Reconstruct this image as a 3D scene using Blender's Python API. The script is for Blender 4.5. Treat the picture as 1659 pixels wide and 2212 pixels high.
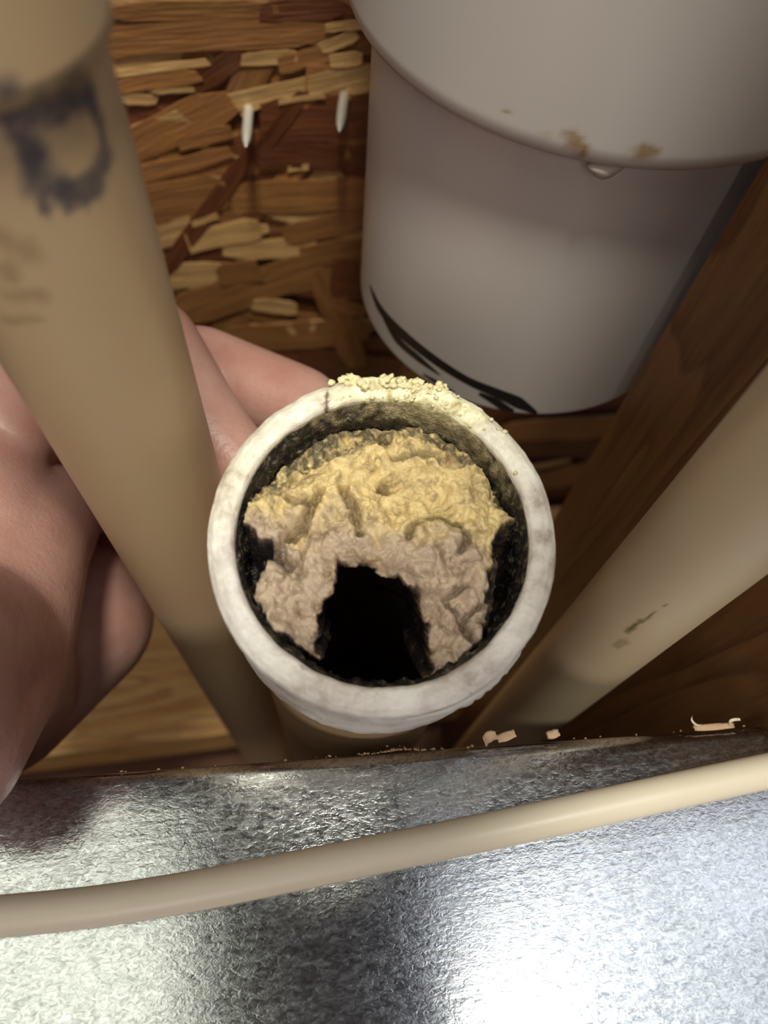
import bpy, bmesh, math, random
import numpy as np
from mathutils import Vector, Matrix

random.seed(7); rng = np.random.default_rng(7)
for o in list(bpy.data.objects): bpy.data.objects.remove(o)
scene = bpy.context.scene
C = scene.collection

# ------------------------------------------------------------------ frame
# World: X along the wall, Y into the wall, Z up; metres; top of the bottom plate is z = 0.
F, CX, CY = 1598.0, 829.5, 1106.0                       # focal length and centre in pixels of 1659 x 2212
RW = np.array([[0.98892751, -0.09012697, 0.11789618],   # rows: world X, Y, Z in camera axes (right, down, forward)
               [-0.1341776, -0.8824199, 0.45092294],
               [0.06339362, -0.46174913, -0.88474233]])
CAM = np.array([0, 0, 0.400])
def wdir(px, py): return RW @ np.array([(px-CX)/F, (py-CY)/F, 1.0])
def at(px, py, zmm): return CAM + wdir(px, py)*zmm/1000          # point at a depth in mm
def at_z(px, py, z):                                             # on a level plane
    d = wdir(px, py); return CAM + d*((z-CAM[2])/d[2])
def at_y(px, py, y):
    d = wdir(px, py); return CAM + d*(y/d[1])
def on_cyl(px, py, cx, cy, r):                                   # on the near side of an upright cylinder
    d = wdir(px, py); a = d[0]**2+d[1]**2; b = -2*(d[0]*cx+d[1]*cy); c = cx*cx+cy*cy-r*r
    q = b*b-4*a*c
    t = (-b-math.sqrt(max(q, 0)))/(2*a)
    p = CAM+d*t
    return p, math.atan2(p[1]-cy, p[0]-cx)

# ------------------------------------------------------------------ camera
cd = bpy.data.cameras.new('camera'); cam = bpy.data.objects.new('camera', cd); C.objects.link(cam)
cd.sensor_fit = 'VERTICAL'; cd.sensor_height = 36; cd.sensor_width = 27; cd.lens = F/2212*36
cd.clip_start = 0.002; cd.clip_end = 20
m = Matrix.Identity(4)
for i in range(3):
    m[i][0] = RW[i][0]; m[i][1] = -RW[i][1]; m[i][2] = -RW[i][2]; m[i][3] = CAM[i]
cam.matrix_world = m
cd.dof.use_dof = True; cd.dof.focus_distance = 0.121; cd.dof.aperture_fstop = 15
scene.camera = cam

# ------------------------------------------------------------------ light
w = bpy.data.worlds.new('world'); scene.world = w; w.use_nodes = True
w.node_tree.nodes['Background'].inputs[0].default_value = (0.62, 0.50, 0.50, 1)
w.node_tree.nodes['Background'].inputs[1].default_value = 0.07
def lamp(name, kind, loc, aim, power, color, **kw):
    l = bpy.data.lights.new(name, kind); o = bpy.data.objects.new(name, l); C.objects.link(o)
    o.location = loc; o.rotation_euler = (Vector(aim)-Vector(loc)).to_track_quat('-Z', 'Y').to_euler()
    l.energy = power; l.color = color
    for k, v in kw.items(): setattr(l, k, v)
    return o
lamp('unseen_panel_warm', 'AREA', (-0.300, -0.090, 0.90), (-0.300, -0.090, 0), 0.72, (0.98, 1.0, 0.82), shape='RECTANGLE', size=0.34, size_y=0.36)  # unseen area lamp, added to reflect in the left of the ledge
lamp('unseen_panel_cool', 'AREA', (0.300, -0.050, 0.90), (0.300, -0.050, 0), 0.95, (0.86, 0.92, 1.0), shape='RECTANGLE', size=0.40, size_y=0.50)  # unseen area lamp, added to reflect in the right of the ledge
lamp('head_lamp', 'SPOT', (0.004, 0.005, 0.76), (-0.022, 0.130, 0.306), 9.5, (1.0, 0.97, 0.80), spot_size=math.radians(27), spot_blend=0.4, shadow_soft_size=0.030)  # narrow cone: its edge stands in for a cast shadow across the rim
lamp('cable_fill', 'SPOT', (0.11, -0.12, 0.80), (0.090, -0.002, 0.267), 8.0, (1.0, 0.98, 0.84), spot_size=math.radians(15), spot_blend=0.7, shadow_soft_size=0.012)  # added spot that brightens the right end of the cable
lamp('front_fill', 'AREA', (-0.16, -0.55, 0.72), (-0.06, 0.03, 0.22), 0.155, (1.0, 0.88, 0.80), shape='RECTANGLE', size=0.34, size_y=0.24, spread=math.radians(55))  # added general fill from behind the viewer, for the upright surfaces

vs = scene.view_settings
vs.view_transform = 'Standard'; vs.look = 'None'; vs.gamma = 1; vs.use_curve_mapping = False
vs.exposure = 0.0

# ------------------------------------------------------------------ materials
class NT:
    def __init__(s, name):
        s.m = bpy.data.materials.new(name); s.m.use_nodes = True
        s.t = s.m.node_tree; s.b = s.t.nodes['Principled BSDF']
    def n(s, kind, **kw):
        n = s.t.nodes.new(kind)
        for k, v in kw.items():
            if k.startswith('_'): setattr(n, k[1:], v)
            else:
                key = k.replace('0', ' ')
                n.inputs[key].default_value = v
        return n
    def l(s, a, b): s.t.links.new(a, b)
    def coord(s, scale=(1, 1, 1), kind='Object', rot=(0, 0, 0)):
        c = s.n('ShaderNodeTexCoord'); mp = s.n('ShaderNodeMapping')
        mp.inputs['Scale'].default_value = scale; mp.inputs['Rotation'].default_value = rot
        s.l(c.outputs[kind], mp.inputs[0]); return mp.outputs[0]
    def noise(s, vec, scale, detail=4, rough=0.55, dist=0):
        n = s.n('ShaderNodeTexNoise'); n.inputs['Scale'].default_value = scale; n.inputs['Detail'].default_value = detail
        n.inputs['Roughness'].default_value = rough; n.inputs['Distortion'].default_value = dist
        s.l(vec, n.inputs['Vector']); return n.outputs['Fac']
    def ramp(s, fac, stops):
        r = s.n('ShaderNodeValToRGB'); e = r.color_ramp.elements
        while len(e) < len(stops): e.new(0.5)
        for i, (p, c) in enumerate(stops):
            e[i].position = p; e[i].color = (*c, 1) if len(c) == 3 else c
        s.l(fac, r.inputs[0]); return r.outputs[0]
    def mix(s, fac, a, b, mode='MIX'):
        x = s.n('ShaderNodeMix', _data_type='RGBA', _blend_type=mode)
        for v, i in ((fac, 0), (a, 6), (b, 7)):
            if isinstance(v, (int, float)): x.inputs[i].default_value = v
            elif isinstance(v, tuple): x.inputs[i].default_value = (*v, 1)
            else: s.l(v, x.inputs[i])
        return x.outputs[2]
    def math(s, op, a, b=0.5):
        x = s.n('ShaderNodeMath', _operation=op)
        for v, i in ((a, 0), (b, 1)):
            if isinstance(v, (int, float)): x.inputs[i].default_value = v
            else: s.l(v, x.inputs[i])
        return x.outputs[0]
    def attr(s, name, out='Fac'):
        a = s.n('ShaderNodeAttribute', _attribute_name=name); return a.outputs[out]
    def bump(s, h, dist, strength=1.0):
        b = s.n('ShaderNodeBump'); b.inputs['Distance'].default_value = dist; b.inputs['Strength'].default_value = strength
        s.l(h, b.inputs['Height']); s.l(b.outputs[0], s.b.inputs['Normal'])
    def color(s, c):
        if isinstance(c, tuple): s.b.inputs['Base Color'].default_value = (*c, 1)
        else: s.l(c, s.b.inputs['Base Color'])
    def rough(s, r):
        if isinstance(r, (int, float)): s.b.inputs['Roughness'].default_value = r
        else: s.l(r, s.b.inputs['Roughness'])
M = {}

def strand_mat(name, lo, hi, seed):
    t = NT(name)
    v = t.coord((70, 900, 300)); v2 = t.coord((30, 260, 100))
    oi = t.n('ShaderNodeObjectInfo')
    add = t.n('ShaderNodeVectorMath', _operation='ADD'); t.l(v, add.inputs[0])
    sc = t.math('MULTIPLY', oi.outputs['Random'], 60.0)
    cx = t.n('ShaderNodeCombineXYZ'); t.l(sc, cx.inputs[0]); t.l(sc, cx.inputs[1]); t.l(cx.outputs[0], add.inputs[1])
    g = t.noise(add.outputs[0], 1.0, 5, 0.6, 0.4)
    g2 = t.noise(v2, 1.0, 3)
    c = t.ramp(g, [(0.28, lo), (0.72, hi)])
    c = t.mix(0.45, c, t.ramp(g2, [(0.3, tuple(x*0.55 for x in lo)), (0.7, hi)]))
    hs = t.n('ShaderNodeHueSaturation'); t.l(c, hs.inputs['Color'])
    t.l(t.math('ADD', t.math('MULTIPLY', oi.outputs['Random'], 0.5), 0.75), hs.inputs['Value'])
    t.color(hs.outputs[0]); t.rough(0.42); t.bump(g, 0.0006, 0.8)
    M[name] = t.m
strand_mat('strand_pale', (0.324, 0.169, 0.062), (0.729, 0.459, 0.203), 1)
strand_mat('strand_mid', (0.203, 0.081, 0.027), (0.392, 0.182, 0.063), 2)
strand_mat('strand_dark', (0.088, 0.026, 0.012), (0.203, 0.065, 0.024), 3)

def wood_mat(name, stretch, lo, mid, hi, scale=1.0, rings=1.0):
    t = NT(name)
    v = t.coord(stretch)
    big = t.noise(v, 0.35*scale, 2, 0.5, 1.2)
    r = t.math('FRACT', t.math('MULTIPLY', big, 11.0*rings))
    ringc = t.ramp(r, [(0.0, hi), (0.62, mid), (0.9, lo), (1.0, hi)])
    fine = t.noise(v, 7*scale, 4, 0.6)
    c = t.mix(0.45, ringc, t.ramp(fine, [(0.3, lo), (0.7, hi)]))
    t.color(c); t.rough(0.5); t.bump(fine, 0.0003, 0.5)
    M[name] = t.m
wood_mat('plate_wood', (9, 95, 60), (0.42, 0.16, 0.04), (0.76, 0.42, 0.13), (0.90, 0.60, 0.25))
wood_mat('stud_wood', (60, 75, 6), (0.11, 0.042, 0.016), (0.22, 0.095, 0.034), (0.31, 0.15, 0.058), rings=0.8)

def simple(name, c, r, metallic=0, bump=None, var=0.12, vs=60):
    t = NT(name); v = t.coord()
    n = t.noise(v, vs, 3)
    t.color(t.mix(n, tuple(x*(1-var) for x in c), tuple(min(1, x*(1+var)) for x in c))); t.rough(r)
    t.b.inputs['Metallic'].default_value = metallic
    if bump: t.bump(t.noise(v, bump[0], 3), bump[1])
    M[name] = t.m; return t
simple('nail_steel', (0.85, 0.85, 0.78), 0.35, 0.55)
simple('dark_board', (0.12, 0.045, 0.02), 0.6)
simple('subfloor', (0.20, 0.09, 0.05), 0.7)
simple('shaving', (0.55, 0.37, 0.23), 0.6, 0, (900, 0.0003))
simple('dust', (0.34, 0.22, 0.13), 0.8)
simple('curl', (0.80, 0.70, 0.55), 0.5)
simple('hub_white', (0.60, 0.57, 0.53), 0.35)

def stained(name, base, edge, stain, smudge, r):
    t = NT(name); v = t.coord()
    n = t.noise(v, 25, 3)
    c = t.mix(n, base, edge)
    n2 = t.noise(v, 420, 4)
    st = t.attr('stain'); sm = t.attr('smudge')
    k = t.math('MULTIPLY', st, t.math('ADD', t.math('MULTIPLY', n2, 0.9), 0.45))
    x = t.n('ShaderNodeClamp'); t.l(k, x.inputs[0])
    c = t.mix(x.outputs[0], c, stain)
    c = t.mix(sm, c, smudge)
    t.color(c); t.rough(r)
    t.b.inputs['Subsurface Weight'].default_value = 0.08; t.b.inputs['Subsurface Radius'].default_value = (0.004, 0.003, 0.0015); t.b.inputs['Subsurface Scale'].default_value = 1.0
    M[name] = t.m
stained('cream_plastic', (0.56, 0.40, 0.235), (0.62, 0.46, 0.28), (0.10, 0.085, 0.095), (0.30, 0.21, 0.10), 0.42)
stained('pale_plastic', (0.60, 0.47, 0.31), (0.66, 0.52, 0.36), (0.14, 0.11, 0.04), (0.28, 0.22, 0.10), 0.42)
stained('white_plastic', (0.54, 0.50, 0.48), (0.59, 0.55, 0.545), (0.30, 0.19, 0.07), (0.45, 0.36, 0.22), 0.30)
simple('print_ink', (0.018, 0.014, 0.014), 0.45)
simple('glue', (0.42, 0.36, 0.33), 0.5)
simple('white_edge', (0.85, 0.83, 0.80), 0.4)
simple('tan_pipe', (0.52, 0.36, 0.22), 0.5)

t = NT('cable_sheath'); v = t.coord()
n = t.noise(v, 40, 3); t.color(t.mix(n, (0.78, 0.68, 0.53), (0.84, 0.75, 0.60))); t.rough(0.4); M['cable_sheath'] = t.m

# galvanised sheet: fine brushed spangle
t = NT('galvanised'); v = t.coord((1, 1, 1))
va = t.coord((480, 1050, 500)); vb = t.coord((800, 1300, 900)); vc = t.coord((18, 700, 40))
n1 = t.noise(va, 1.0, 3, 0.6, 0.8); n2 = t.noise(vb, 1.0, 2, 0.6, 1.5); n3 = t.noise(vc, 1.0, 3, 0.6)
vo = t.n('ShaderNodeTexVoronoi'); vo.inputs['Scale'].default_value = 1.0; t.l(va, vo.inputs['Vector'])
h = t.math('ADD', t.math('MULTIPLY', n1, 0.5), t.math('ADD', t.math('MULTIPLY', n2, 0.4), t.math('MULTIPLY', n3, 0.35)))
big = t.noise(v, 45, 3)
c = t.ramp(n2, [(0.30, (0.13, 0.135, 0.14)), (0.50, (0.50, 0.51, 0.52)), (0.70, (0.80, 0.81, 0.82))])
t.color(t.mix(0.5, c, t.ramp(big, [(0.3, (0.36, 0.37, 0.38)), (0.7, (0.60, 0.61, 0.62))])))
t.b.inputs['Metallic'].default_value = 1.0
t.rough(t.ramp(n1, [(0.3, (0.11,)*3), (0.7, (0.22,)*3)])); t.bump(h, 0.000055, 0.9); M['galvanised'] = t.m

# hub of the drain pipe: off-white plastic, chalky, dirty, yellowish towards the crusted side
t = NT('hub_plastic'); v = t.coord()
n1 = t.noise(v, 110, 5, 0.65); n2 = t.noise(v, 480, 4, 0.6); n3 = t.noise(v, 1500, 3)
c = t.ramp(n1, [(0.34, (0.36, 0.29, 0.25)), (0.47, (0.66, 0.60, 0.56)), (0.62, (0.86, 0.82, 0.78))])
sp = t.ramp(n2, [(0.27, (1, 1, 1)), (0.34, (0, 0, 0))])
c = t.mix(t.math('MULTIPLY', sp, 0.55), c, (0.16, 0.10, 0.05))
c = t.mix(t.attr('crusty'), c, t.ramp(n2, [(0.3, (0.42, 0.34, 0.14)), (0.5, (0.80, 0.76, 0.52)), (0.7, (0.90, 0.88, 0.70))]))
c = t.mix(t.attr('scratch'), c, (0.10, 0.05, 0.03))
t.color(c); t.rough(0.45); t.bump(t.math('ADD', n1, t.math('MULTIPLY', n3, 0.25)), 0.0006, 0.7); M['hub_plastic'] = t.m

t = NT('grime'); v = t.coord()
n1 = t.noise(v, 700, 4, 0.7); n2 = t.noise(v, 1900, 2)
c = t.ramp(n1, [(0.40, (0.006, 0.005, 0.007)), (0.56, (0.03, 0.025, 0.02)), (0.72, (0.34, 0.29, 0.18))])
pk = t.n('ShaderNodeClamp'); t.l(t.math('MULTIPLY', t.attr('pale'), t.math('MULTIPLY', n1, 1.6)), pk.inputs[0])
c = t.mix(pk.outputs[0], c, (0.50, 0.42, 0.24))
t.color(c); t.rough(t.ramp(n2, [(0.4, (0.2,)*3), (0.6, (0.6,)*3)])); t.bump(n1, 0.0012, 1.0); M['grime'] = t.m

t = NT('grease'); v = t.coord()
n1 = t.noise(v, 330, 6, 0.65, 0.6); n2 = t.noise(v, 1400, 3, 0.6)
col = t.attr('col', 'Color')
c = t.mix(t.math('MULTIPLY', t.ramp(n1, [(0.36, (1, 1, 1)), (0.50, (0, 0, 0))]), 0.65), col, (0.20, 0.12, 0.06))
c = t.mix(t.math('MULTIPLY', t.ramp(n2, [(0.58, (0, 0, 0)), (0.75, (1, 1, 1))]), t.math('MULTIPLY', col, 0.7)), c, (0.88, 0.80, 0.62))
t.color(c); t.rough(0.5)
t.b.inputs['Subsurface Weight'].default_value = 0.05; t.b.inputs['Subsurface Radius'].default_value = (0.002, 0.0012, 0.0006); t.b.inputs['Subsurface Scale'].default_value = 1.0
t.bump(t.math('ADD', n1, t.math('MULTIPLY', n2, 0.4)), 0.0006, 0.8); M['grease'] = t.m
simple('crumb', (0.80, 0.72, 0.44), 0.6, 0, (900, 0.0005))

t = NT('skin'); v = t.coord()
n1 = t.noise(v, 55, 4); n2 = t.noise(v, 900, 3, 0.6)
c = t.ramp(n1, [(0.30, (0.44, 0.215, 0.18)), (0.55, (0.52, 0.295, 0.25)), (0.75, (0.60, 0.38, 0.32))])
t.color(c); t.rough(0.42)
t.b.inputs['Subsurface Weight'].default_value = 0.25; t.b.inputs['Subsurface Radius'].default_value = (0.006, 0.0022, 0.0012); t.b.inputs['Subsurface Scale'].default_value = 1.0
t.bump(n2, 0.00025, 0.6); M['skin'] = t.m

# ------------------------------------------------------------------ mesh helpers
def obj(name, verts, faces, mat, parent=None, base=None, smooth=True, attrs=None, cols=None):
    """verts in world metres; the object's origin is put at base (or at its parent's place)"""
    verts = np.asarray(verts, float)
    if parent is not None:
        b = np.zeros(3); p = parent
        while p is not None: b = b+np.array(p.location); p = p.parent
        off = b; loc = np.zeros(3)
    else:
        off = np.array(base if base is not None else [*(verts[:, :2].mean(0)), verts[:, 2].min()]); loc = off
    me = bpy.data.meshes.new(name)
    me.from_pydata((verts-off).tolist(), [], [list(map(int, f)) for f in faces]); me.update()
    if smooth: me.polygons.foreach_set('use_smooth', [True]*len(me.polygons))
    for k, a in (attrs or {}).items():
        at_ = me.attributes.new(k, 'FLOAT', 'POINT'); at_.data.foreach_set('value', np.asarray(a, np.float32))
    if cols is not None:
        at_ = me.attributes.new('col', 'FLOAT_COLOR', 'POINT')
        cc = np.ones((len(verts), 4), np.float32); cc[:, :3] = cols; at_.data.foreach_set('color', cc.ravel())
    me.materials.append(M[mat])
    o = bpy.data.objects.new(name, me); C.objects.link(o); o.location = loc
    if parent is not None: o.parent = parent
    return o
def tag(o, label=None, cat=None, group=None, kind=None):
    for k, v in (('label', label), ('category', cat), ('group', group), ('kind', kind)):
        if v: o[k] = v
    return o
def thing(name, label, cat, loc, group=None):
    o = bpy.data.objects.new(name, None); C.objects.link(o); o.location = loc; o.empty_display_size = 0.01
    return tag(o, label, cat, group)
def box_vf(x0, x1, y0, y1, z0, z1):
    v = [(x, y, z) for x in (x0, x1) for y in (y0, y1) for z in (z0, z1)]
    f = [(0, 1, 3, 2), (4, 6, 7, 5), (0, 4, 5, 1), (2, 3, 7, 6), (0, 2, 6, 4), (1, 5, 7, 3)]
    return v, f
def grid_faces(nr, nc, closed=False, off=0):
    f = []
    for i in range(nr-1):
        for j in range(nc if closed else nc-1):
            k = (j+1) % nc
            f.append((off+i*nc+j, off+i*nc+k, off+(i+1)*nc+k, off+(i+1)*nc+j))
    return f
def lathe(c, prof, seg=96, e=None):
    """prof: (radius, height) pairs along an axis; e = (e1, e2, axis) unit vectors"""
    e1, e2, ax = e if e else (np.array([1, 0, 0.]), np.array([0, 1, 0.]), np.array([0, 0, 1.]))
    th = np.linspace(0, 2*np.pi, seg, endpoint=False)
    ring = np.cos(th)[:, None]*e1+np.sin(th)[:, None]*e2
    v = np.concatenate([np.asarray(c)+r*ring+h*ax for r, h in prof])
    return v, grid_faces(len(prof), seg, True)
def sweep(path, ra, rb=None, seg=20, up=(0, 0, 1), radii=None):
    path = np.asarray(path, float); rb = rb or ra
    tn = np.gradient(path, axis=0); tn /= np.linalg.norm(tn, axis=1)[:, None]
    s = np.cross(tn, np.asarray(up, float)); s /= np.linalg.norm(s, axis=1)[:, None]
    u = np.cross(s, tn)
    th = np.linspace(0, 2*np.pi, seg, endpoint=False)
    k = np.ones(len(path)) if radii is None else np.asarray(radii)
    v = (path[:, None, :]+k[:, None, None]*(ra*np.cos(th)[None, :, None]*s[:, None, :]+rb*np.sin(th)[None, :, None]*u[:, None, :])).reshape(-1, 3)
    f = grid_faces(len(path), seg, True); n = len(path)
    f.append(tuple(range(seg))[::-1]); f.append(tuple(range((n-1)*seg, n*seg)))
    return v, f
def spline(pts, n):
    p = np.asarray(pts, float); k = len(p); t = np.linspace(0, k-1, n); out = []
    for x in t:
        i = min(int(x), k-2); u = x-i
        p0, p1, p2, p3 = p[max(i-1, 0)], p[i], p[i+1], p[min(i+2, k-1)]
        out.append(0.5*((2*p1)+(-p0+p2)*u+(2*p0-5*p1+4*p2-p3)*u*u+(-p0+3*p1-3*p2+p3)*u**3))
    return np.array(out)
def vnoise(x, y, seed=0):
    """smooth value noise on numpy arrays, -1..1"""
    r = np.random.default_rng(seed); T = r.random((64, 64))*2-1
    xi = np.floor(x).astype(int); yi = np.floor(y).astype(int); fx = x-xi; fy = y-yi
    fx = fx*fx*(3-2*fx); fy = fy*fy*(3-2*fy)
    g = lambda a, b: T[a % 64, b % 64]
    return (g(xi, yi)*(1-fx)+g(xi+1, yi)*fx)*(1-fy)+(g(xi, yi+1)*(1-fx)+g(xi+1, yi+1)*fx)*fy
def fbm(x, y, seed=0, o=4):
    s = 0; a = 1.0; k = 1.0
    for i in range(o): s = s+a*vnoise(x*k+i*7.3, y*k+i*3.1, seed+i); a *= 0.5; k *= 2.03
    return s
def seg_dist(u, v, pts):
    """distance from points to a polyline"""
    d = np.full(u.shape, 1e9)
    for (a, b), (c, e) in zip(pts[:-1], pts[1:]):
        dx, dy = c-a, e-b; L = dx*dx+dy*dy+1e-18
        t = np.clip(((u-a)*dx+(v-b)*dy)/L, 0, 1)
        d = np.minimum(d, np.hypot(u-a-t*dx, v-b-t*dy))
    return d
def poly_sd(u, v, pts):
    """signed distance to a polygon, negative inside"""
    d = seg_dist(u, v, list(pts)+[pts[0]]); ins = np.zeros(u.shape, bool); n = len(pts)
    for i in range(n):
        x0, y0 = pts[i]; x1, y1 = pts[(i+1) % n]
        c = ((y0 > v) != (y1 > v)) & (u < (x1-x0)*(v-y0)/(y1-y0+1e-18)+x0)
        ins ^= c
    return np.where(ins, -d, d)
def sstep(a, b, x):
    t = np.clip((x-a)/(b-a), 0, 1); return t*t*(3-2*t)

# ------------------------------------------------------------------ setting: sheathing wall, studs, plate, floor
YW = 0.202
v, f = box_vf(-0.30, 0.36, YW, YW+0.011, -0.10, 0.72)
wall = tag(obj('wall_back', v, f, 'strand_dark', smooth=False), 'brown oriented strand board sheathing behind the pipes', None, None, 'structure')
wall['category'] = 'wall'
def strand(p0, p1, wid, tone, lift, name='wood_strand', tilt=0.0):
    """one flake of the board: p0, p1 ends in the wall plane (x, z), width in m"""
    p0 = np.array(p0); p1 = np.array(p1); d = p1-p0; L = np.hypot(*d); ang = math.atan2(d[1], d[0])
    n = 7; xs = np.linspace(-L/2, L/2, n); top = []; bot = []
    tp = random.uniform(0.1, 0.95); tq = random.uniform(0.1, 0.95)
    if L < 6*wid: tp = 0.6+0.4*tp; tq = 0.55+0.45*tq
    for i, x in enumerate(xs):
        k = 1.0
        if i == 0: k = tp
        if i == n-1: k = tq
        jx = random.uniform(-0.03, 0.03)*L
        top.append((x+jx, wid/2*k*random.uniform(0.86, 1.08))); bot.append((x-jx, -wid/2*k*random.uniform(0.86, 1.08)))
    out = top+bot[::-1]; nv = len(out); th = random.uniform(0.0003, 0.0006)
    verts = [(a, b, 0) for a, b in out]+[(a, b, -th) for a, b in out]
    bend = random.uniform(-1, 1)*0.0006
    verts = [(a, b, c+bend*((a/(L/2))**2)) for a, b, c in verts]
    faces = [tuple((i, i+1, 2*n-2-i, 2*n-1-i)) for i in range(n-1)]
    faces += [tuple(reversed([nv+q for q in fc])) for fc in faces]
    faces += [(i, nv+i, nv+(i+1) % nv, (i+1) % nv) for i in range(nv)]
    me = bpy.data.meshes.new('wood_strand'); me.from_pydata(verts, [], faces); me.update(); me.materials.append(M[tone])
    o = bpy.data.objects.new(name, me); C.objects.link(o)
    cx, cz = (p0+p1)/2
    # local x along the flake, local y up the wall, local z out of the wall (towards -Y)
    ca, sa = math.cos(ang), math.sin(ang)
    o.matrix_world = Matrix(((ca, -sa, 0, cx), (0, 0, -1, YW-lift), (sa, ca, 0, cz), (0, 0, 0, 1))) @ Matrix.Rotation(random.uniform(-1, 1)*0.015+tilt, 4, 'X') @ Matrix.Rotation(random.uniform(-0.012, 0.012), 4, 'Y')
    mw = o.matrix_world.copy(); o.parent = wall; o.matrix_parent_inverse = Matrix.Identity(4)
    o.matrix_basis = Matrix.Translation(-Vector(wall.location)) @ mw
    return o
# under layer, laid at random
for i in range(190):
    px = random.uniform(120, 1340); py = random.uniform(-60, 1080)
    c = at_y(px, py, YW); a = random.choice([random.gauss(0, 0.12), random.gauss(0, 0.12), random.uniform(-1.2, 1.2)])
    L = random.uniform(0.03, 0.11); wd = random.uniform(0.004, 0.016)
    dx, dz = math.cos(a)*L/2, math.sin(a)*L/2
    strand((c[0]-dx, c[2]-dz), (c[0]+dx, c[2]+dz), wd, random.choice(['strand_dark', 'strand_mid', 'strand_mid', 'strand_dark', 'strand_pale']), 0.0006+0.000008*i)
# flakes one can tell apart in the photograph: pixel ends, pixel width, tone
S = [((140, 84), (720, 48), 74, 'strand_mid'), ((205, 14), (600, 8), 40, 'strand_mid'), ((560, 14), (740, 4), 44, 'strand_dark'),
     ((205, 152), (450, 122), 17, 'strand_pale'), ((250, 178), (430, 150), 30, 'strand_mid'), ((395, 192), (530, 100), 48, 'strand_dark'),
     ((520, 118), (640, 110), 30, 'strand_pale'), ((600, 130), (720, 100), 40, 'strand_mid'), ((210, 197), (340, 207), 24, 'strand_pale'), ((330, 186), (420, 180), 10, 'strand_pale'),
     ((225, 330), (500, 205), 84, 'strand_mid'), ((345, 245), (800, 145), 46, 'strand_pale'), ((560, 250), (800, 240), 95, 'strand_dark'),
     ((385, 300), (500, 270), 34, 'strand_mid'), ((255, 380), (500, 315), 34, 'strand_mid'), ((560, 320), (790, 330), 60, 'strand_dark'),
     ((620, 352), (665, 348), 14, 'strand_pale'), ((700, 320), (800, 300), 46, 'strand_mid'), ((500, 420), (800, 405), 74, 'strand_mid'),
     ((285, 432), (490, 405), 92, 'strand_mid'), ((310, 505), (420, 480), 60, 'strand_pale'), ((505, 490), (580, 482), 22, 'strand_pale'), ((405, 512), (560, 480), 48, 'strand_pale'),
     ((480, 530), (680, 522), 44, 'strand_pale'), ((610, 500), (800, 455), 50, 'strand_mid'), ((340, 590), (480, 575), 56, 'strand_pale'),
     ((470, 585), (560, 570), 50, 'strand_mid'), ((600, 555), (800, 520), 50, 'strand_mid'), ((370, 668), (700, 560), 78, 'strand_mid'), ((640, 590), (800, 600), 90, 'strand_dark'),
     ((545, 645), (640, 655), 30, 'strand_pale'), ((690, 570), (770, 780), 62, 'strand_mid'), ((620, 700), (680, 690), 24, 'strand_pale'), ((500, 720), (800, 705), 60, 'strand_mid'),
     ((700, 640), (790, 665), 28, 'strand_mid'), ((640, 770), (860, 790), 60, 'strand_dark'), ((700, 45), (800, 38), 20, 'strand_pale'),
     ((690, 92), (770, 62), 26, 'strand_pale'), ((710, 120), (780, 112), 30, 'strand_pale'), ((745, 180), (805, 168), 26, 'strand_pale'),
     ((1080, 925), (1320, 915), 44, 'strand_mid'), ((1100, 1010), (1230, 985), 10, 'strand_pale'), ((1080, 960), (1300, 960), 34, 'strand_dark'), ((1150, 1035), (1260, 1010), 40, 'strand_mid'),
     ((340, 595), (548, 305), 40, 'strand_dark'), ((545, 335), (655, 185), 34, 'strand_dark'), ((415, 470), (470, 450), 12, 'strand_pale'), ((600, 205), (700, 190), 10, 'strand_pale'), ((730, 215), (752, 190), 14, 'strand_pale'), ((520, 232), (560, 212), 8, 'strand_pale')]
for i, (a, b, wpx, tone) in enumerate(S):
    A = at_y(*a, YW); B = at_y(*b, YW)
    mx, my = (a[0]+b[0])/2, (a[1]+b[1])/2
    dx, dy = b[0]-a[0], b[1]-a[1]; L = math.hypot(dx, dy)
    q = at_y(mx-dy/L*wpx/2, my+dx/L*wpx/2, YW); r = at_y(mx+dy/L*wpx/2, my-dx/L*wpx/2, YW)
    e = np.array([B[0]-A[0], B[2]-A[2]]); e /= np.hypot(*e); g = np.array([q[0]-r[0], q[2]-r[2]])
    wd = abs(g[0]*e[1]-g[1]*e[0])
    strand((A[0], A[2]), (B[0], B[2]), wd, tone, 0.0024+0.00002*i)

# right-hand stud, bottom plate, subfloor
XS = 0.082
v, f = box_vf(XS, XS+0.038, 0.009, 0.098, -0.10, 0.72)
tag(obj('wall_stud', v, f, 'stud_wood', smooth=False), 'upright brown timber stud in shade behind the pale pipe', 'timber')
v, f = box_vf(-0.30, 0.36, 0.083, YW-0.0055, -0.038, 0.0)
tag(obj('bottom_plate', v, f, 'plate_wood', smooth=False), 'orange-brown timber bottom plate with straight grain under the pipes', 'timber')
v, f = box_vf(-0.30, 0.36, -0.30, YW+0.011, -0.12, -0.10)
tag(obj('floor', v, f, 'subfloor', smooth=False), 'dark reddish subfloor below the timber plate', 'floor', None, 'structure')
ZF = -0.10

# ------------------------------------------------------------------ nails through the sheathing
def nail(px0, py0, px1, py1, label):
    root = at_y(px0, py0, YW-0.003); tip = at(px1, py1, NZ)
    ax = tip-root; L = np.linalg.norm(ax); path = [root-ax/L*0.004, root, root+ax*0.62, root+ax*0.82, root+ax*0.95, tip]
    v, f = sweep(path, 0.0014, seg=14, up=(1, 0, 0), radii=[1, 1, 1, 0.78, 0.3, 0.05])
    return tag(obj('nail', v, f, 'nail_steel', base=root), label, 'nail', 'nail points through the sheathing')
NZ = 200
nail(537, 238, 531, 318, 'bare steel nail point through the board, left of two')
nail(743, 208, 733, 285, 'steel nail point in splintered board beside white waste pipe')

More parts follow.
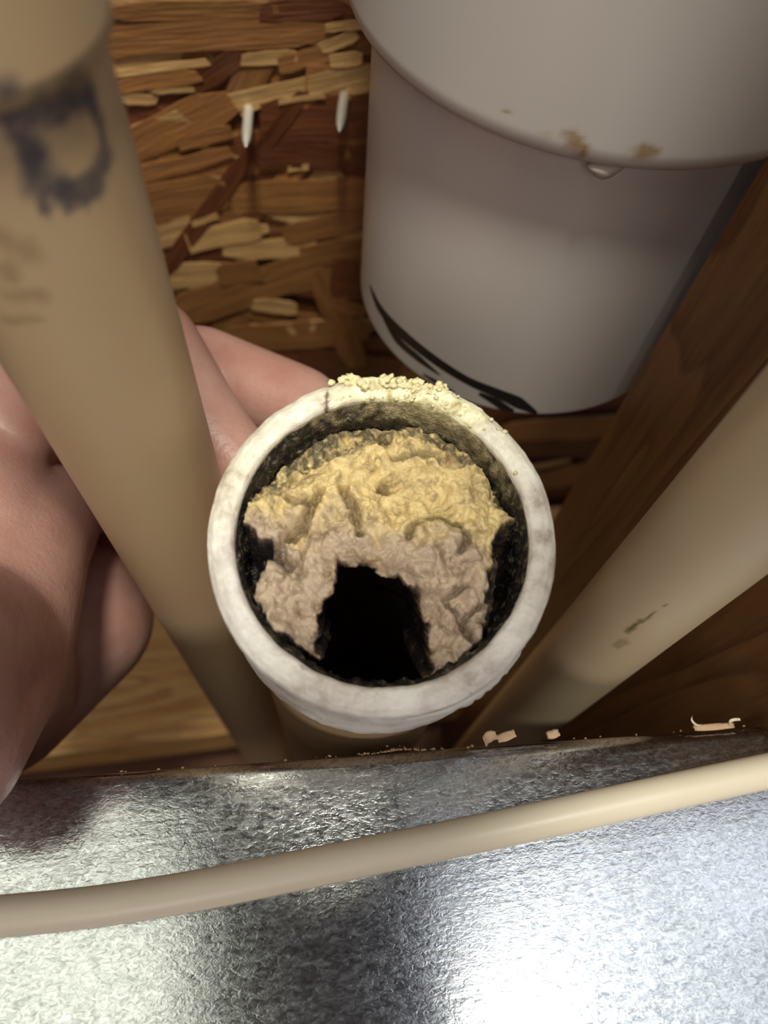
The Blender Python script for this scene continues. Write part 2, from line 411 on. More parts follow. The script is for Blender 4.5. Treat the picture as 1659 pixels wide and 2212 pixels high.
# ------------------------------------------------------------------ upright pipes
def upright(cx, cy, r, z0, z1, nz, seg=160, wall=0.0025):
    zs = np.linspace(z0, z1, nz); th = np.linspace(0, 2*np.pi, seg, endpoint=False)
    T, Z = np.meshgrid(th, zs)
    v = np.stack([cx+r*np.cos(T), cy+r*np.sin(T), Z], -1).reshape(-1, 3)
    f = grid_faces(nz, seg, True)
    n = len(v)                                          # open inner bore
    ri = r-wall
    inner = [(cx+ri*np.cos(t_), cy+ri*np.sin(t_), z) for z in (z0, z1) for t_ in th]
    v = np.concatenate([v, np.array(inner)])
    for j in range(seg):
        k = (j+1) % seg
        f.append((j, n+j, n+k, k)); f.append(((nz-1)*seg+j, (nz-1)*seg+k, n+seg+k, n+seg+j)); f.append((n+j, n+seg+j, n+seg+k, n+k))
    return v, f, T, Z, n
def arc_uv(pts, cx, cy, r, ref):
    out = []
    for x, y in pts:
        p, th = on_cyl(x, y, cx, cy, r)
        out.append((((th-ref+math.pi) % (2*math.pi)-math.pi)*r, p[2]))
    return out
def pipe_attrs(T, Z, n_extra, cx, cy, r, ref, stains, smudges):
    U = (((T-ref+math.pi) % (2*math.pi))-math.pi)*r
    def acc(lst, soft):
        a = np.zeros(U.shape)
        for pts, rad in lst:
            q = arc_uv(pts, cx, cy, r, ref)
            if len(q) == 1: q = q*2
            d = seg_dist(U, Z, q)+0.0004*fbm(U*700, Z*700, 5)
            a = np.maximum(a, sstep(rad*(1+soft), rad*(1-soft), d))
        return np.concatenate([a.ravel(), np.zeros(n_extra)])
    return {'stain': acc(stains, 0.5), 'smudge': acc(smudges, 0.7)*0.55}

# cream pipe on the left, with a coupling above and purple-grey primer
LX, LY, LR = -0.0232, 0.0660, 0.0110
p_lip, _ = on_cyl(90, 215, LX, LY, LR+0.0010)
zl = p_lip[2]
root = thing('supply_pipe', 'tan plastic pipe with dark primer smears, nearest the lens at left', 'pipe', (LX, LY, ZF))
v, f, T, Z, n = upright(LX, LY, LR, ZF, zl+0.015, 620)
ref = math.atan2(-LY, -LX)
stains = [([(60, 315), (72, 372), (110, 412), (165, 412), (205, 385), (226, 335)], 0.00125), ([(80, 395), (150, 420), (200, 400)], 0.0014),
          ([(100, 440), (102, 462)], 0.0006), ([(144, 430), (146, 455)], 0.0004), ([(186, 420), (188, 445)], 0.0003),
          ([(224, 330), (214, 260), (195, 215)], 0.0006), ([(30, 290), (60, 315)], 0.0008), ([(20, 240), (100, 245), (160, 225), (185, 200)], 0.0014)]
smudges = [([(10, 520), (60, 545)], 0.0013), ([(20, 580), (25, 600)], 0.0008), ([(20, 640), (80, 640)], 0.0009), ([(15, 690), (80, 690)], 0.0006)]
at_ = pipe_attrs(T, Z, len(v)-n, LX, LY, LR, ref, stains, smudges)
obj('pipe', v, f, 'cream_plastic', root, attrs=at_)
v, f, T, Z, n = upright(LX, LY, LR+0.0010, zl, zl+0.09, 60, wall=0.0014)
at_ = pipe_attrs(T, Z, len(v)-n, LX, LY, LR+0.0010, ref, [([(0, 200), (90, 205), (180, 170)], 0.0007)], [])
tag(obj('coupling', v, f, 'cream_plastic', root, attrs=at_), 'wider coupling at the upper end')

# paler pipe on the right
RX, RY, RR = 0.0598, 0.0395, 0.0090
root = thing('vent_pipe', 'pale cream plastic pipe slanting behind the ledge at right', 'pipe', (RX, RY, ZF))
v, f, T, Z, n = upright(RX, RY, RR, ZF, 0.56, 560)
at_ = pipe_attrs(T, Z, len(v)-n, RX, RY, RR, math.atan2(-RY, -RX), [([(1355, 1362), (1388, 1342)], 0.00045), ([(1388, 1342), (1440, 1305)], 0.0002)], [([(1330, 1395), (1350, 1385)], 0.0006)])
obj('pipe', v, f, 'pale_plastic', root, attrs=at_)

# big white waste pipe, hanging, cut off square
WX, WY, WR = 0.0678, 0.1455, 0.04445
pend, _ = on_cyl(1180, 895, WX, WY, WR)
zc = pend[2]
HR = WR*1.13
ph, _ = on_cyl(1330, 372, WX, WY, HR)
zh = ph[2]
root = thing('waste_pipe', 'large white plastic waste pipe with wider socket, cut off above drain', 'pipe', (WX, WY, zc))
v, f, T, Z, n = upright(WX, WY, WR, zc, zh+0.03, 200, 220, 0.005)
zero = np.zeros(len(v)); at_ = {'stain': zero, 'smudge': zero}
pw = obj('pipe', v, f, 'white_plastic', root, attrs=at_)
# socket with a rounded lip
prof = [(WR-0.0002, zh+0.0015), (WR+0.002, zh+0.0003), (HR-0.002, zh), (HR-0.0007, zh+0.0005), (HR-0.0001, zh+0.0018)]+[(HR, zh+0.003+k*0.00045) for k in range(1, 220)]
v, f = lathe((WX, WY, 0), prof, 260)
ref = math.atan2(-WY, -WX)
th = np.arctan2(v[:, 1]-WY, v[:, 0]-WX); U = (((th-ref+math.pi) % (2*math.pi))-math.pi)*HR; Zv = v[:, 2]
def hub_mask(lst):
    a = np.zeros(len(v))
    for pts, rad in lst:
        q = arc_uv(pts, WX, WY, HR, ref); q = q*2 if len(q) == 1 else q
        d = seg_dist(U, Zv, q)+0.0006*fbm(U*500, Zv*500, 3)
        a = np.maximum(a, sstep(rad*1.5, rad*0.5, d))
    return a
at_ = {'stain': hub_mask([([(1235, 300), (1262, 325)], 0.0013), ([(1380, 330), (1405, 325)], 0.0012), ([(1094, 240)], 0.0005)]), 'smudge': hub_mask([([(1165, 285), (1180, 300)], 0.0008)])*0.4}
hub = tag(obj('socket', v, f, 'white_plastic', root, attrs=at_), 'wider socket with yellowish glue stains')
# hanging glue bead under the lip
pb, _ = on_cyl(1308, 362, WX, WY, HR-0.0022)
bm = bmesh.new(); bmesh.ops.create_icosphere(bm, subdivisions=3, radius=1.0)
vv = np.array([v_.co[:] for v_ in bm.verts]); ff = [[q.index for q in fc.verts] for fc in bm.faces]; bm.free()
k = np.where(vv[:, 2] < 0, 1.0, 0.6)
vb = np.stack([vv[:, 0]*0.0030*(1+0.5*vv[:, 2]), vv[:, 1]*0.0015, vv[:, 2]*0.0020*k], -1)
obj('glue_drip', vb+pb, ff, 'glue', hub)
# printed black mark near the cut end
def mark(center, widths, name='printed_mark', mat='print_ink', lift=0.00006, n=60):
    c = spline(center, n); ws = np.interp(np.linspace(0, 1, n), np.linspace(0, 1, len(widths)), widths)
    tg = np.gradient(c, axis=0); tg /= np.linalg.norm(tg, axis=1)[:, None]; nn = np.stack([-tg[:, 1], tg[:, 0]], 1)
    vs_ = []
    for s in (1, -1):
        for (x, y), wv, nv in zip(c, ws, nn):
            p, th = on_cyl(x+s*nv[0]*wv/2, y+s*nv[1]*wv/2, WX, WY, WR+lift)
            p[2] = max(p[2], zc+0.0001); vs_.append(p)
    fs = [(i, i+1, n+i+1, n+i) for i in range(n-1)]
    return obj(name, vs_, fs, mat, pw)
mark([(798, 614), (822, 668), (870, 722), (940, 778), (1010, 822), (1075, 850), (1120, 870), (1160, 893)], [1, 12, 18, 17, 16, 20, 26, 6])
mark([(828, 685), (860, 735), (905, 775), (950, 810)], [4, 13, 12, 2])
mark([(914, 808), (950, 830), (982, 848)], [3, 9, 3])
mark([(1035, 850), (1070, 868), (1098, 886), (1110, 884)], [6, 16, 18, 5])

# ------------------------------------------------------------------ clogged drain pipe
PC = at(828, 1158, 103.0)                                 # centre of the rim
A = RW @ np.array([-0.040, 0.270, 0.96]); A /= np.linalg.norm(A)     # into the pipe
E1 = RW @ np.array([1, 0, 0.0]); E1 -= A*(E1@A); E1 /= np.linalg.norm(E1)
E2 = np.cross(A, E1); UPA = -A                            # E2 points down the picture
if (RW.T@E2)[1] < 0: E2 = -E2
RO, RI = 0.0246, 0.0204
DW = np.array([0, 0, -1.0]); SH = DW/(DW@A)-A             # the cut is slanted: below the rim the pipe stands upright
def shear(v, h): return v+np.maximum(0, -h-0.003)[:, None]*SH*0.95
def on_rim(px, py, depth=0.0):
    d = wdir(px, py); c0 = PC+A*depth; t_ = ((c0-CAM)@A)/(d@A); p = CAM+d*t_-c0
    return (p@E1, p@E2)
pipe_root = thing('drain_pipe', 'open white drain pipe end clogged with yellowish grease', 'pipe', (PC[0], PC[1]+0.01, ZF))
prof = [(RI+0.0002, -0.0042), (RI+0.0001, -0.0012), (RI+0.0002, -0.0004), (RI+0.0005, 0.0), (RI+0.0020, 0.0003), (RO-0.0012, 0.0001), (RO-0.0003, -0.0006), (RO, -0.0016), (RO, -0.0034), (RO-0.0007, -0.0041),
        (RO-0.0009, -0.0048), (RO-0.0006, -0.0056), (RO-0.0007, -0.0150), (RO-0.0012, -0.0195), (RO-0.0024, -0.0212), (0.0206, -0.0218), (0.0202, -0.0222)]
den = []
for (r0, h0), (r1, h1) in zip(prof[:-1], prof[1:]):
    for k in range(4): den.append((r0+(r1-r0)*k/4, h0+(h1-h0)*k/4))
den.append(prof[-1])
v, f = lathe(PC, den, 360, (E1, E2, UPA))
rel = v-PC; uu, vv2 = rel@E1, rel@E2; hh = rel@UPA
ang = np.arctan2(vv2, uu); rad = np.hypot(uu, vv2)
wob = fbm(np.cos(ang)*6+20, np.sin(ang)*6+20, 11)*0.00022+fbm(uu*900+50, vv2*900+50, 13, 3)*0.00009
v = v+wob[:, None]*UPA+(fbm(np.cos(ang)*9+40, hh*400, 17)*0.00016)[:, None]*(rel-hh[:, None]*UPA)/rad[:, None]
top = np.degrees(np.arctan2(-vv2, uu))                  # 90 = up the picture
crust = sstep(42, 10, np.abs(top-78)+14*fbm(uu*300, vv2*300, 21))*sstep(-0.004, -0.001, hh)
crust = np.clip(crust+0.30*sstep(95, 60, np.abs(top-100)), 0, 1)
sc = np.zeros(len(v))
q = [on_rim(706, 850), on_rim(705, 888)]
sc = np.maximum(sc, sstep(0.0004, 0.0001, seg_dist(uu, vv2, q)))
lump = crust*np.maximum(0, fbm(uu*700, vv2*700, 31))*0.0007*(hh > -0.002)
v = v+lump[:, None]*UPA
v = shear(v, hh)
obj('hub', v, f, 'hub_plastic', pipe_root, attrs={'crusty': crust, 'scratch': sc})
# bore lining, black with grime
prof = [(RI+0.0001, -0.0009), (RI-0.0002, -0.0018), (RI-0.0004, -0.003)]+[(RI-0.0005, -0.003-k*0.0005) for k in range(1, 18)]+[(0.0192, -0.014-k*0.001) for k in range(12)]
v, f = lathe(PC, prof, 200, (E1, E2, UPA))
rel = v-PC; an = np.arctan2(rel@E2, rel@E1); hz = rel@UPA
rr = rel-(hz[:, None]*UPA); rr /= np.linalg.norm(rr, axis=1)[:, None]
v = v-rr*(np.maximum(0, fbm(an*16+30, hz*1100+90, 41))*0.0008*sstep(-0.001, -0.003, hz))[:, None]
v = shear(v, hz)
tp_ = np.degrees(np.arctan2(-(rel@E2), rel@E1))
pale = sstep(55, 15, np.abs(tp_-72)+20*fbm(an*20, hz*900, 43))*sstep(-0.0075, -0.001, hz)
tag(obj('bore_lining', v, f, 'grime', pipe_root, attrs={'pale': pale}), 'black grime on the inside of the bore')
# pipe below the hub, bending upright into the plate
b0 = PC+A*0.019+SH*0.016; b1 = b0+np.array([0, 0, -0.02])
path = spline([b0, b1, b1+[-0.001, 0.001, -0.03], b1+[-0.001, 0.002, -0.07], [b1[0]-0.001, b1[1]+0.003, ZF+0.05], [b1[0]-0.001, b1[1]+0.003, ZF]], 40)
v, f = sweep(path, 0.0200, seg=64, up=(1, 0, 0)); f = f[:-2]
obj('lower_pipe', v, f, 'tan_pipe', pipe_root)

# the grease: a lumpy mass in the bore with a hole at the bottom
DEP = 0.0027
R0 = RI-0.0006; n = 240
g = np.linspace(-R0, R0, n); Ug, Vg = np.meshgrid(g, g); Rg = np.hypot(Ug, Vg)
P = lambda L: [on_rim(x, y, DEP) for x, y in L]
hole = P([(742, 1214), (790, 1206), (835, 1228), (868, 1252), (905, 1290), (928, 1345), (936, 1400), (925, 1440), (895, 1478), (830, 1500), (750, 1490), (700, 1440), (684, 1385), (700, 1330), (716, 1270)])
gapL = P([(490, 1135), (548, 1150), (578, 1172), (572, 1205), (552, 1240), (490, 1240)])
gapL2 = P([(505, 1230), (530, 1232), (546, 1300), (588, 1365), (690, 1425), (700, 1520), (560, 1430), (505, 1330)])
gapR = P([(1108, 1120), (1160, 1140), (1150, 1330), (1090, 1440), (1005, 1475), (1010, 1425), (1050, 1372), (1054, 1300), (1066, 1250), (1074, 1185), (1090, 1130)])
gapT = P([(510, 1110), (565, 1062), (600, 1035), (640, 1012), (690, 985), (740, 965), (800, 945), (870, 940), (960, 965), (1030, 1005), (1082, 1060), (1108, 1115), (1180, 1090), (1100, 900), (830, 820), (600, 900), (500, 1000)])
wn = 0.0007*fbm(Ug*450+9, Vg*450+9, 51)
big = fbm(Ug*170+33, Vg*170+33, 61, 3); mid = fbm(Ug*420+13, Vg*420+13, 71, 3); fin = fbm(Ug*1300+3, Vg*1300+3, 81, 3)
warp_u, warp_v = Ug+0.0022*fbm(Ug*200, Vg*200, 91, 2), Vg+0.0022*fbm(Ug*200+5, Vg*200+8, 95, 2)
ridge = 1-np.abs(fbm(warp_u*300+70, warp_v*300+70, 101, 3))
H = -DEP-0.0004+0.0012*big+0.0007*mid+0.00014*fin+0.0005*(ridge-0.6)
# the mass climbs the wall towards the top and left
H += 0.0022*sstep(0.2, 1.0, -Vg/R0)*sstep(0, 0.6, 1-Rg/R0) - 0.0005
H += 0.0022*np.exp(-(((Ug-on_rim(545, 1105, DEP)[0])/0.0035)**2+((Vg-on_rim(570, 1100, DEP)[1])/0.003)**2))
H += 0.0020*np.exp(-(((Ug-on_rim(950, 1160, DEP)[0])/0.0048)**2+((Vg-on_rim(950, 1160, DEP)[1])/0.0034)**2))
H += 0.0014*np.exp(-(((Ug-on_rim(600, 1310, DEP)[0])/0.003)**2+((Vg-on_rim(600, 1310, DEP)[1])/0.005)**2))
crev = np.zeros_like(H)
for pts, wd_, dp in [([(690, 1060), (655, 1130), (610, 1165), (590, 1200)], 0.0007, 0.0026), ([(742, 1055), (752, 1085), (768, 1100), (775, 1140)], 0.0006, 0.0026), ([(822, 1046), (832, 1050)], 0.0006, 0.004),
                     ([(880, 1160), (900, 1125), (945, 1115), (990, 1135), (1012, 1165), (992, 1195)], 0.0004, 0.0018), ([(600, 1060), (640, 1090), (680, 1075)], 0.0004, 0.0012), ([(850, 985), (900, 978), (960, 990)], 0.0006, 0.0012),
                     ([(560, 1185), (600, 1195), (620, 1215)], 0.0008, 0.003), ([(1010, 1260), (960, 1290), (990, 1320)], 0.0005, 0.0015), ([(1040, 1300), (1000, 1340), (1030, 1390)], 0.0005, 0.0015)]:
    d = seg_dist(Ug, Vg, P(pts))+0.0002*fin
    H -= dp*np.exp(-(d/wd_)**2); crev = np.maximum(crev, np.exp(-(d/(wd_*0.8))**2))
# rounded curds pressed into the mass
B = np.zeros_like(H); px_ = g[1]-g[0]
for i in range(2600):
    rc = rng.uniform(0.00022, 0.0008) if i > 40 else rng.uniform(0.0010, 0.0024)
    cu, cv = rng.uniform(-R0, R0, 2); a0, a1 = rng.uniform(0.6, 1.5, 2); th_ = rng.uniform(0, 3.14)
    i0, i1 = max(0, int((cu-2*rc+R0)/px_)), min(n, int((cu+2*rc+R0)/px_)+2); j0, j1 = max(0, int((cv-2*rc+R0)/px_)), min(n, int((cv+2*rc+R0)/px_)+2)
    if i1 <= i0 or j1 <= j0: continue
    du, dv = Ug[j0:j1, i0:i1]-cu, Vg[j0:j1, i0:i1]-cv
    ru, rv = (du*math.cos(th_)+dv*math.sin(th_))/a0, (-du*math.sin(th_)+dv*math.cos(th_))/a1
    hgt = np.sqrt(np.maximum(0, 1-(ru*ru+rv*rv)/rc**2))*rc*0.62
    B[j0:j1, i0:i1] = np.maximum(B[j0:j1, i0:i1], hgt)
H += B
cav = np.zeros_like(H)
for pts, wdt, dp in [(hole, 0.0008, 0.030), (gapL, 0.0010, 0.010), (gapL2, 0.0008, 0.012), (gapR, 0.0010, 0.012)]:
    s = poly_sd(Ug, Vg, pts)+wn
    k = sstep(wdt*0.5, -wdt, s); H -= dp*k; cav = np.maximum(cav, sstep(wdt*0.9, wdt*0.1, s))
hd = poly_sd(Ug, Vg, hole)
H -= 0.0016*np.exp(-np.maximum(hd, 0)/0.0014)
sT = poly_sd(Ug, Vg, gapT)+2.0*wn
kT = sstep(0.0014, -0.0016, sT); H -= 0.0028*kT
keep = Rg < R0*1.0
# light put into colour: yellow lit top, pinkish beige shadow below; mould towards wall
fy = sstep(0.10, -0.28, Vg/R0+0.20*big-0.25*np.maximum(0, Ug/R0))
yel = np.array([0.78, 0.60, 0.29]); pink = np.array([0.56, 0.43, 0.32]); mould_shade = np.array([0.02, 0.016, 0.018]); brown = np.array([0.30, 0.17, 0.10])
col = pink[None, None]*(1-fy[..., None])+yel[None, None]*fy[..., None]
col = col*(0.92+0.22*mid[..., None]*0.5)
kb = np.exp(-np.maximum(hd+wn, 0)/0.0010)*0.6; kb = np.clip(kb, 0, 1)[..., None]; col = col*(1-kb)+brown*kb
ks = (np.clip(kT*(0.80+0.75*fin+0.3*mid), 0, 1)*0.95)[..., None]; col = col*(1-ks)+mould_shade*ks
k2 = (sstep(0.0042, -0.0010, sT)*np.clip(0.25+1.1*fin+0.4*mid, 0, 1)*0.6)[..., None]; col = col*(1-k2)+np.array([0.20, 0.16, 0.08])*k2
k3 = (crev*0.75)[..., None]; col = col*(1-k3)+np.array([0.09, 0.06, 0.035])*k3  # cracks darkened in the colour, as the shade inside them
kc = cav[..., None]; col = col*(1-kc)+mould_shade*kc  # hole and wall gaps painted black, their shade put into the colour
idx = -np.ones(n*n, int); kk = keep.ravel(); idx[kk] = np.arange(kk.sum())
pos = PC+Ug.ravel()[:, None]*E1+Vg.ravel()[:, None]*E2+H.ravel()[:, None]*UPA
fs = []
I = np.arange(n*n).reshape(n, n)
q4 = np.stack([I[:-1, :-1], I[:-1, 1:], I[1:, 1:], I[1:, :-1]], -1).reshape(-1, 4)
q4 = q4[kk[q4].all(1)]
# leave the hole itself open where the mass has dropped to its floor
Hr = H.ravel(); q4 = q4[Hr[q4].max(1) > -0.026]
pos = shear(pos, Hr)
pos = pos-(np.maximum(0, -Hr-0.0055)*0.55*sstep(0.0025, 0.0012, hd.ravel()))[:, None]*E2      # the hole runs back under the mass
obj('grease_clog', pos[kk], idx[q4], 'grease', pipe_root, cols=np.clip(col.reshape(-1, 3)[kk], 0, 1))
pipe_root.children[-1]['label'] = 'lumpy yellow and beige grease with a dark hole'
# crumbs of crust caked on the top of the rim
bm = bmesh.new(); bmesh.ops.create_icosphere(bm, subdivisions=2, radius=1.0)
sv = np.array([q_.co[:] for q_ in bm.verts]); sf = [[q_.index for q_ in fc.verts] for fc in bm.faces]; bm.free()
V = []; Fc = []
def crumb(p, s):
    k = len(V)*len(sv); dsp = 1+0.35*rng.standard_normal(len(sv))[:, None]*0.6
    V.append(p+sv*dsp*s*np.array([1.2, 1, 0.8])); Fc.extend([[q_+k for q_ in x] for x in sf])
for i in range(190):
    px = rng.normal(850, 48); py = 833-20*math.exp(-((px-830)/45)**2)*rng.random()+rng.random()*18
    u_, v_ = on_rim(px, py, 0.001); crumb(PC+E1*u_+E2*v_-A*rng.uniform(-0.0015, 0.0006), rng.uniform(0.00016, 0.0006))
for i in range(60):
    a_ = math.radians(rng.normal(72, 20)); r_ = rng.uniform(RI, RO-0.0006)
    crumb(PC+E1*r_*math.cos(a_)-E2*r_*math.sin(a_)+UPA*0.0003, rng.uniform(0.00012, 0.00032))
for px, py in [(745, 824), (758, 821), (772, 826), (738, 828)]:
    u_, v_ = on_rim(px, py, 0.001); crumb(PC+E1*u_+E2*v_, 0.0006)
tag(obj('rim_crust', np.concatenate(V), Fc, 'crumb', pipe_root), 'crumbly pale crust caked on the rim', kind='stuff')
# thin burr of plastic hanging off the cut edge
n_ = 48; aa = np.radians(np.linspace(36, 84, n_))
ci = np.array([PC+E1*(RO-0.0001)*math.cos(a_)+E2*(RO-0.0001)*math.sin(a_)+A*0.0034+SH*0.0012 for a_ in aa])
out = []
for i, p in enumerate(ci):
    d = p-PC; d = d-A*(d@A); d /= np.linalg.norm(d); wv = 0.0016*math.sin(math.pi*(i+0.5)/n_)+0.0004*vnoise(np.array([i*0.7]), np.array([2.0]), 4)[0]
    out.append(p+d*wv*0.55+A*wv*1.0)
vb = np.concatenate([ci, np.array(out), ci+UPA*0.00025, np.array(out)+UPA*0.00025])
fb = []
for i in range(n_-1):
    fb += [(i, i+1, n_+i+1, n_+i), (2*n_+i, 3*n_+i, 3*n_+i+1, 2*n_+i+1), (i, 2*n_+i, 2*n_+i+1, i+1), (n_+i, n_+i+1, 3*n_+i+1, 3*n_+i)]
tag(obj('burr', vb, fb, 'hub_white', pipe_root), 'thin burr of plastic along the lower edge')

# ------------------------------------------------------------------ galvanised ledge with rolled edge
HM = CAM[2]-0.133                                          # height of the ledge
e0 = at_z(0, 1684, HM); e1 = at_z(1659, 1565, HM)
dr = (e1-e0); dr[2] = 0; dr /= np.linalg.norm(dr); nb = np.array([-dr[1], dr[0], 0])      # nb points to the wall
mid_ = (e0+e1)/2
rr_ = 0.0022; prof = []
for s in (-0.16, -0.10, -0.06, -0.035, -0.02, -0.013, -0.009, -0.0065): prof.append((s, 0.0))
for k in range(0, 9):
    a_ = math.pi/2*k/8; prof.append((-rr_+rr_*math.sin(a_), -rr_+rr_*math.cos(a_)))
prof += [(0.0, -0.02), (0.0, -0.06), (-0.0010, -0.06), (-0.0010, -0.005), (-0.005, -0.0012), (-0.16, -0.0012)]
xs = np.linspace(-0.24, 0.24, 97)
v = np.array([mid_*[1, 1, 0]+dr*x+nb*s+np.array([0, 0, HM+h_+0.00008*math.sin(x*60)*(s > -0.02)]) for x in xs for s, h_ in prof]); npf = len(prof)
f = [(i*npf+j, i*npf+(j+1) % npf, (i+1)*npf+(j+1) % npf, (i+1)*npf+j) for i in range(96) for j in range(npf)]
f += [tuple(range(npf))[::-1], tuple(range(96*npf, 97*npf))]
tag(obj('metal_ledge', v, [x[::-1] for x in f], 'galvanised'), 'galvanised sheet metal ledge with a rolled edge across the bottom', 'sheet metal')

# ------------------------------------------------------------------ cable
zc_ = HM+0.0034
cp = [(-260, 1996), (0, 1979), (220, 1956), (430, 1922), (640, 1881), (830, 1842), (1050, 1797), (1250, 1754), (1450, 1710), (1659, 1665), (1950, 1600)]
path = spline([at_z(x, y, zc_+0.0006*math.sin(i)) for i, (x, y) in enumerate(cp)], 120)
v, f = sweep(path, 0.0029, 0.0028, 28)
tag(obj('electrical_cable', v, f, 'cable_sheath'), 'thin cream sheathed cable lying across the metal ledge', 'cable')

# ------------------------------------------------------------------ hand behind the pipe on the left
J = dict(w1=(-340, 1440, 90, 17), w2=(-150, 1620, 103, 12.5), cmc=(-72, 1425, 132, 17.5), tm=(22, 1195, 152, 15.5), ti=(130, 1085, 176, 11), tt=(270, 1050, 198, 8.5),
         i0=(-40, 930, 165, 13), i1=(330, 745, 154, 9.8), i2=(446, 930, 148, 8.6), i3=(560, 1060, 146, 7.6),
         m0=(-30, 1010, 182, 13.5), m1=(432, 798, 172, 10.2), m2=(650, 880, 166, 9.2), m3=(780, 1000, 160, 7.8),
         r0=(0, 1100, 198, 13), r1=(380, 950, 196, 9.8), r2=(560, 1010, 188, 8.8), r3=(680, 1090, 182, 7.8),
         l0=(60, 1200, 208, 12.5), l1=(300, 1110, 208, 9), l2=(400, 1160, 206, 8), l3=(480, 1210, 204, 7),
         p1=(155, 1335, 190, 20.5), p2=(-20, 1500, 172, 19.5))
links = [('w1', 'cmc'), ('w1', 'w2'), ('cmc', 'tm'), ('tm', 'ti'), ('ti', 'tt'), ('cmc', 'i0'), ('i0', 'i1'), ('i1', 'i2'), ('i2', 'i3'), ('cmc', 'm0'), ('m0', 'm1'), ('m1', 'm2'), ('m2', 'm3'),
         ('p2', 'r0'), ('r0', 'r1'), ('r1', 'r2'), ('r2', 'r3'), ('p1', 'l0'), ('l0', 'l1'), ('l1', 'l2'), ('l2', 'l3'), ('w2', 'cmc'), ('p2', 'p1'), ('cmc', 'p2'), ('i0', 'm0'), ('m0', 'r0'), ('r0', 'l0'), ('cmc', 'r0'), ('p2', 'l0')]
V = []; Fc = []; off = 0
for a_, b_ in links:
    A_, B_ = J[a_], J[b_]; pa, pb_ = at(*A_[:3]), at(*B_[:3]); ra_, rb_ = A_[3]/1000, B_[3]/1000
    ax = pb_-pa; L = np.linalg.norm(ax); ax /= L; s = np.cross(ax, [0.3, 0.5, 0.8]); s /= np.linalg.norm(s); u = np.cross(ax, s)
    seg = 24; th = np.linspace(0, 2*np.pi, seg, endpoint=False); rings = []
    for k in range(5, -1, -1): q_ = k/6*math.pi/2; rings.append((-ra_*math.sin(q_), ra_*math.cos(q_)))
    for k in range(0, 6): q_ = k/6*math.pi/2; rings.append((L+rb_*math.sin(q_), rb_*math.cos(q_)))
    vv_ = np.concatenate([pa+ax*h_+r_*(np.cos(th)[:, None]*s+np.sin(th)[:, None]*u) for h_, r_ in rings]+[[pa-ax*ra_], [pb_+ax*rb_]])
    ff_ = [list(x) for x in grid_faces(len(rings), seg, True)]; nn = len(rings)*seg
    ff_ += [[(j+1) % seg, j, nn] for j in range(seg)]+[[nn-seg+j, nn-seg+(j+1) % seg, nn+1] for j in range(seg)]
    V.append(vv_); Fc += [[x+off for x in fc] for fc in ff_]; off += len(vv_)
hand = obj('hand', np.concatenate(V), Fc, 'skin')
tag(hand, 'bare hand reaching in from the left, fingers curled behind the drain pipe', 'hand')
rm = hand.modifiers.new('one_skin', 'REMESH'); rm.mode = 'VOXEL'; rm.voxel_size = 0.0013; rm.use_smooth_shade = True
sm = hand.modifiers.new('soften', 'SMOOTH'); sm.factor = 0.6; sm.iterations = 9

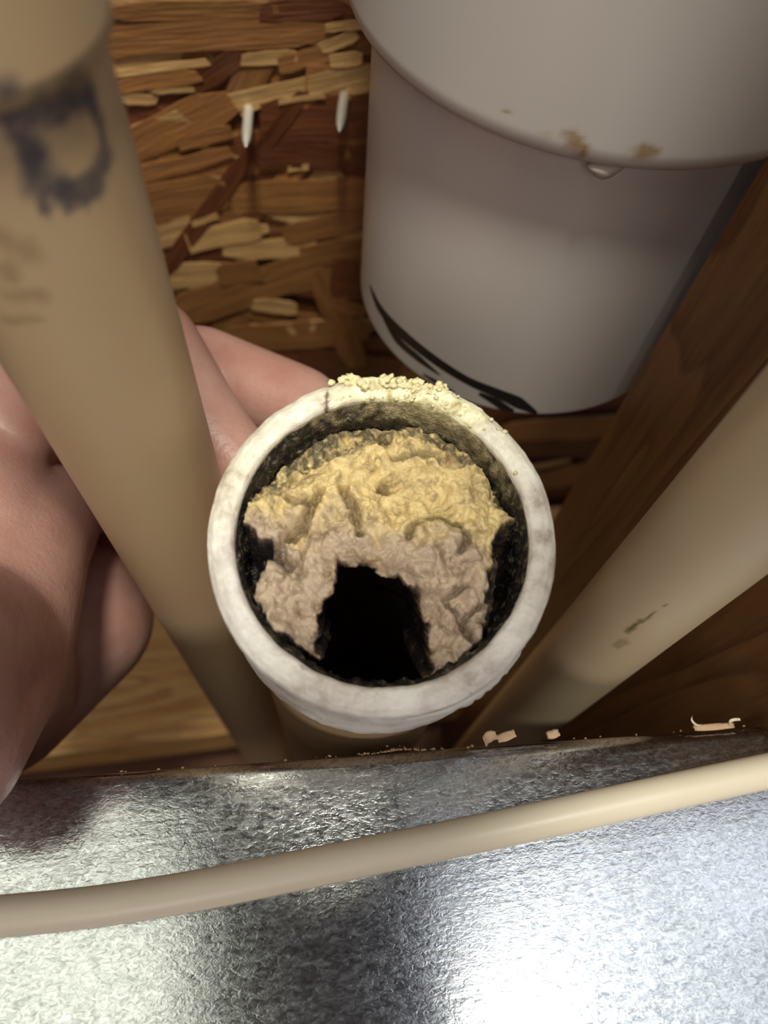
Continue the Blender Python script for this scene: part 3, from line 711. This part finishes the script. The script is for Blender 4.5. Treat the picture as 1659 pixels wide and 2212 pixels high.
# ------------------------------------------------------------------ bits of wood on the ledge
def chip(name, px, py, lx, ly, lz, rot, label, curl=0.0, mat='shaving', tilt=0.0, group=None):
    c = at_z(px, py, HM-0.0004)
    nx, ny = 10, 4; V = []
    for s in (0, 1):
        for i in range(nx):
            for j in range(ny):
                x = (i/(nx-1)-0.5); y = (j/(ny-1)-0.5)*(1-0.45*abs(x)*random.uniform(0.6, 1.4))
                a_ = x*curl
                if curl: X = math.sin(a_)/curl*lx; Zz = (1-math.cos(a_))/curl*lx
                else: X = x*lx; Zz = 0
                V.append((X+random.uniform(-1, 1)*lx*0.03, y*ly, Zz+s*lz+random.uniform(0, 1)*lz*0.4))
    V = np.array(V); ca, sa = math.cos(tilt), math.sin(tilt)
    V = np.stack([V[:, 0], V[:, 1]*ca-V[:, 2]*sa, V[:, 1]*sa+V[:, 2]*ca], -1)
    ca, sa = math.cos(rot), math.sin(rot)
    V = np.stack([V[:, 0]*ca-V[:, 1]*sa, V[:, 0]*sa+V[:, 1]*ca, V[:, 2]], -1); V[:, 2] -= V[:, 2].min(); V = V+c
    m_ = nx*ny; fs = []
    for i in range(nx-1):
        for j in range(ny-1):
            a0 = i*ny+j; fs += [(a0, a0+1, a0+ny+1, a0+ny), (m_+a0, m_+a0+ny, m_+a0+ny+1, m_+a0+1)]
        fs += [(i*ny, (i+1)*ny, m_+(i+1)*ny, m_+i*ny), (i*ny+ny-1, m_+i*ny+ny-1, m_+(i+1)*ny+ny-1, (i+1)*ny+ny-1)]
    for j in range(ny-1): fs += [(j, m_+j, m_+j+1, j+1), ((nx-1)*ny+j, (nx-1)*ny+j+1, m_+(nx-1)*ny+j+1, m_+(nx-1)*ny+j)]
    return tag(obj(name, V, fs, mat), label, 'wood chip', group or 'wood scraps on the ledge edge')
chip('wood_shaving', 1052, 1592, 0.0030, 0.0022, 0.0004, 0.4, 'curled upright wood shaving on the ledge beside the drain pipe', 2.0, tilt=0.7)
chip('wood_shaving', 1092, 1592, 0.0034, 0.0016, 0.0005, 0.2, 'flat pointed wood shaving between the curled one and the small chip', 0.8)
chip('wood_chip', 1192, 1588, 0.0021, 0.0015, 0.0010, 0.1, 'small blocky wood chip on the ledge below the pale pipe')
chip('wood_splinter', 1540, 1571, 0.0075, 0.0012, 0.0004, -0.05, 'long thin splinter lying on the ledge edge at far right', 0.1)
chip('wood_curl', 1497, 1563, 0.0026, 0.0006, 0.0002, 2.2, 'tiny pale curl left of its twin above the thin splinter', 2.4, 'curl', 0.6)
chip('wood_curl', 1578, 1556, 0.0030, 0.0006, 0.0002, 0.3, 'tiny pale curl at the far right end of the ledge edge', 2.6, 'curl', 0.6)
# sawdust below the drain pipe
bm = bmesh.new(); bmesh.ops.create_icosphere(bm, subdivisions=1, radius=1.0)
sv = np.array([q_.co[:] for q_ in bm.verts]); sf = [[q_.index for q_ in fc.verts] for fc in bm.faces]; bm.free()
V = []; Fc = []
for i in range(110):
    px = rng.normal(860, 55) if i < 90 else rng.uniform(200, 1640); py = 1690-(px/1659)*121-rng.exponential(1.5)-2-(5*math.exp(-((px-860)/40)**2) if i < 90 else 0)
    c = at_z(px, py, HM-0.0012+0.0006*rng.random()); s = rng.uniform(0.00006, 0.00022)*np.array([rng.uniform(0.8, 2.2), 1, 0.8])
    k = len(V)*len(sv); V.append(c+sv*s); Fc += [[q_+k for q_ in x] for x in sf]
tag(obj('sawdust', np.concatenate(V), Fc, 'dust'), 'fine brown sawdust along the edge of the metal ledge', 'sawdust', None, 'stuff')
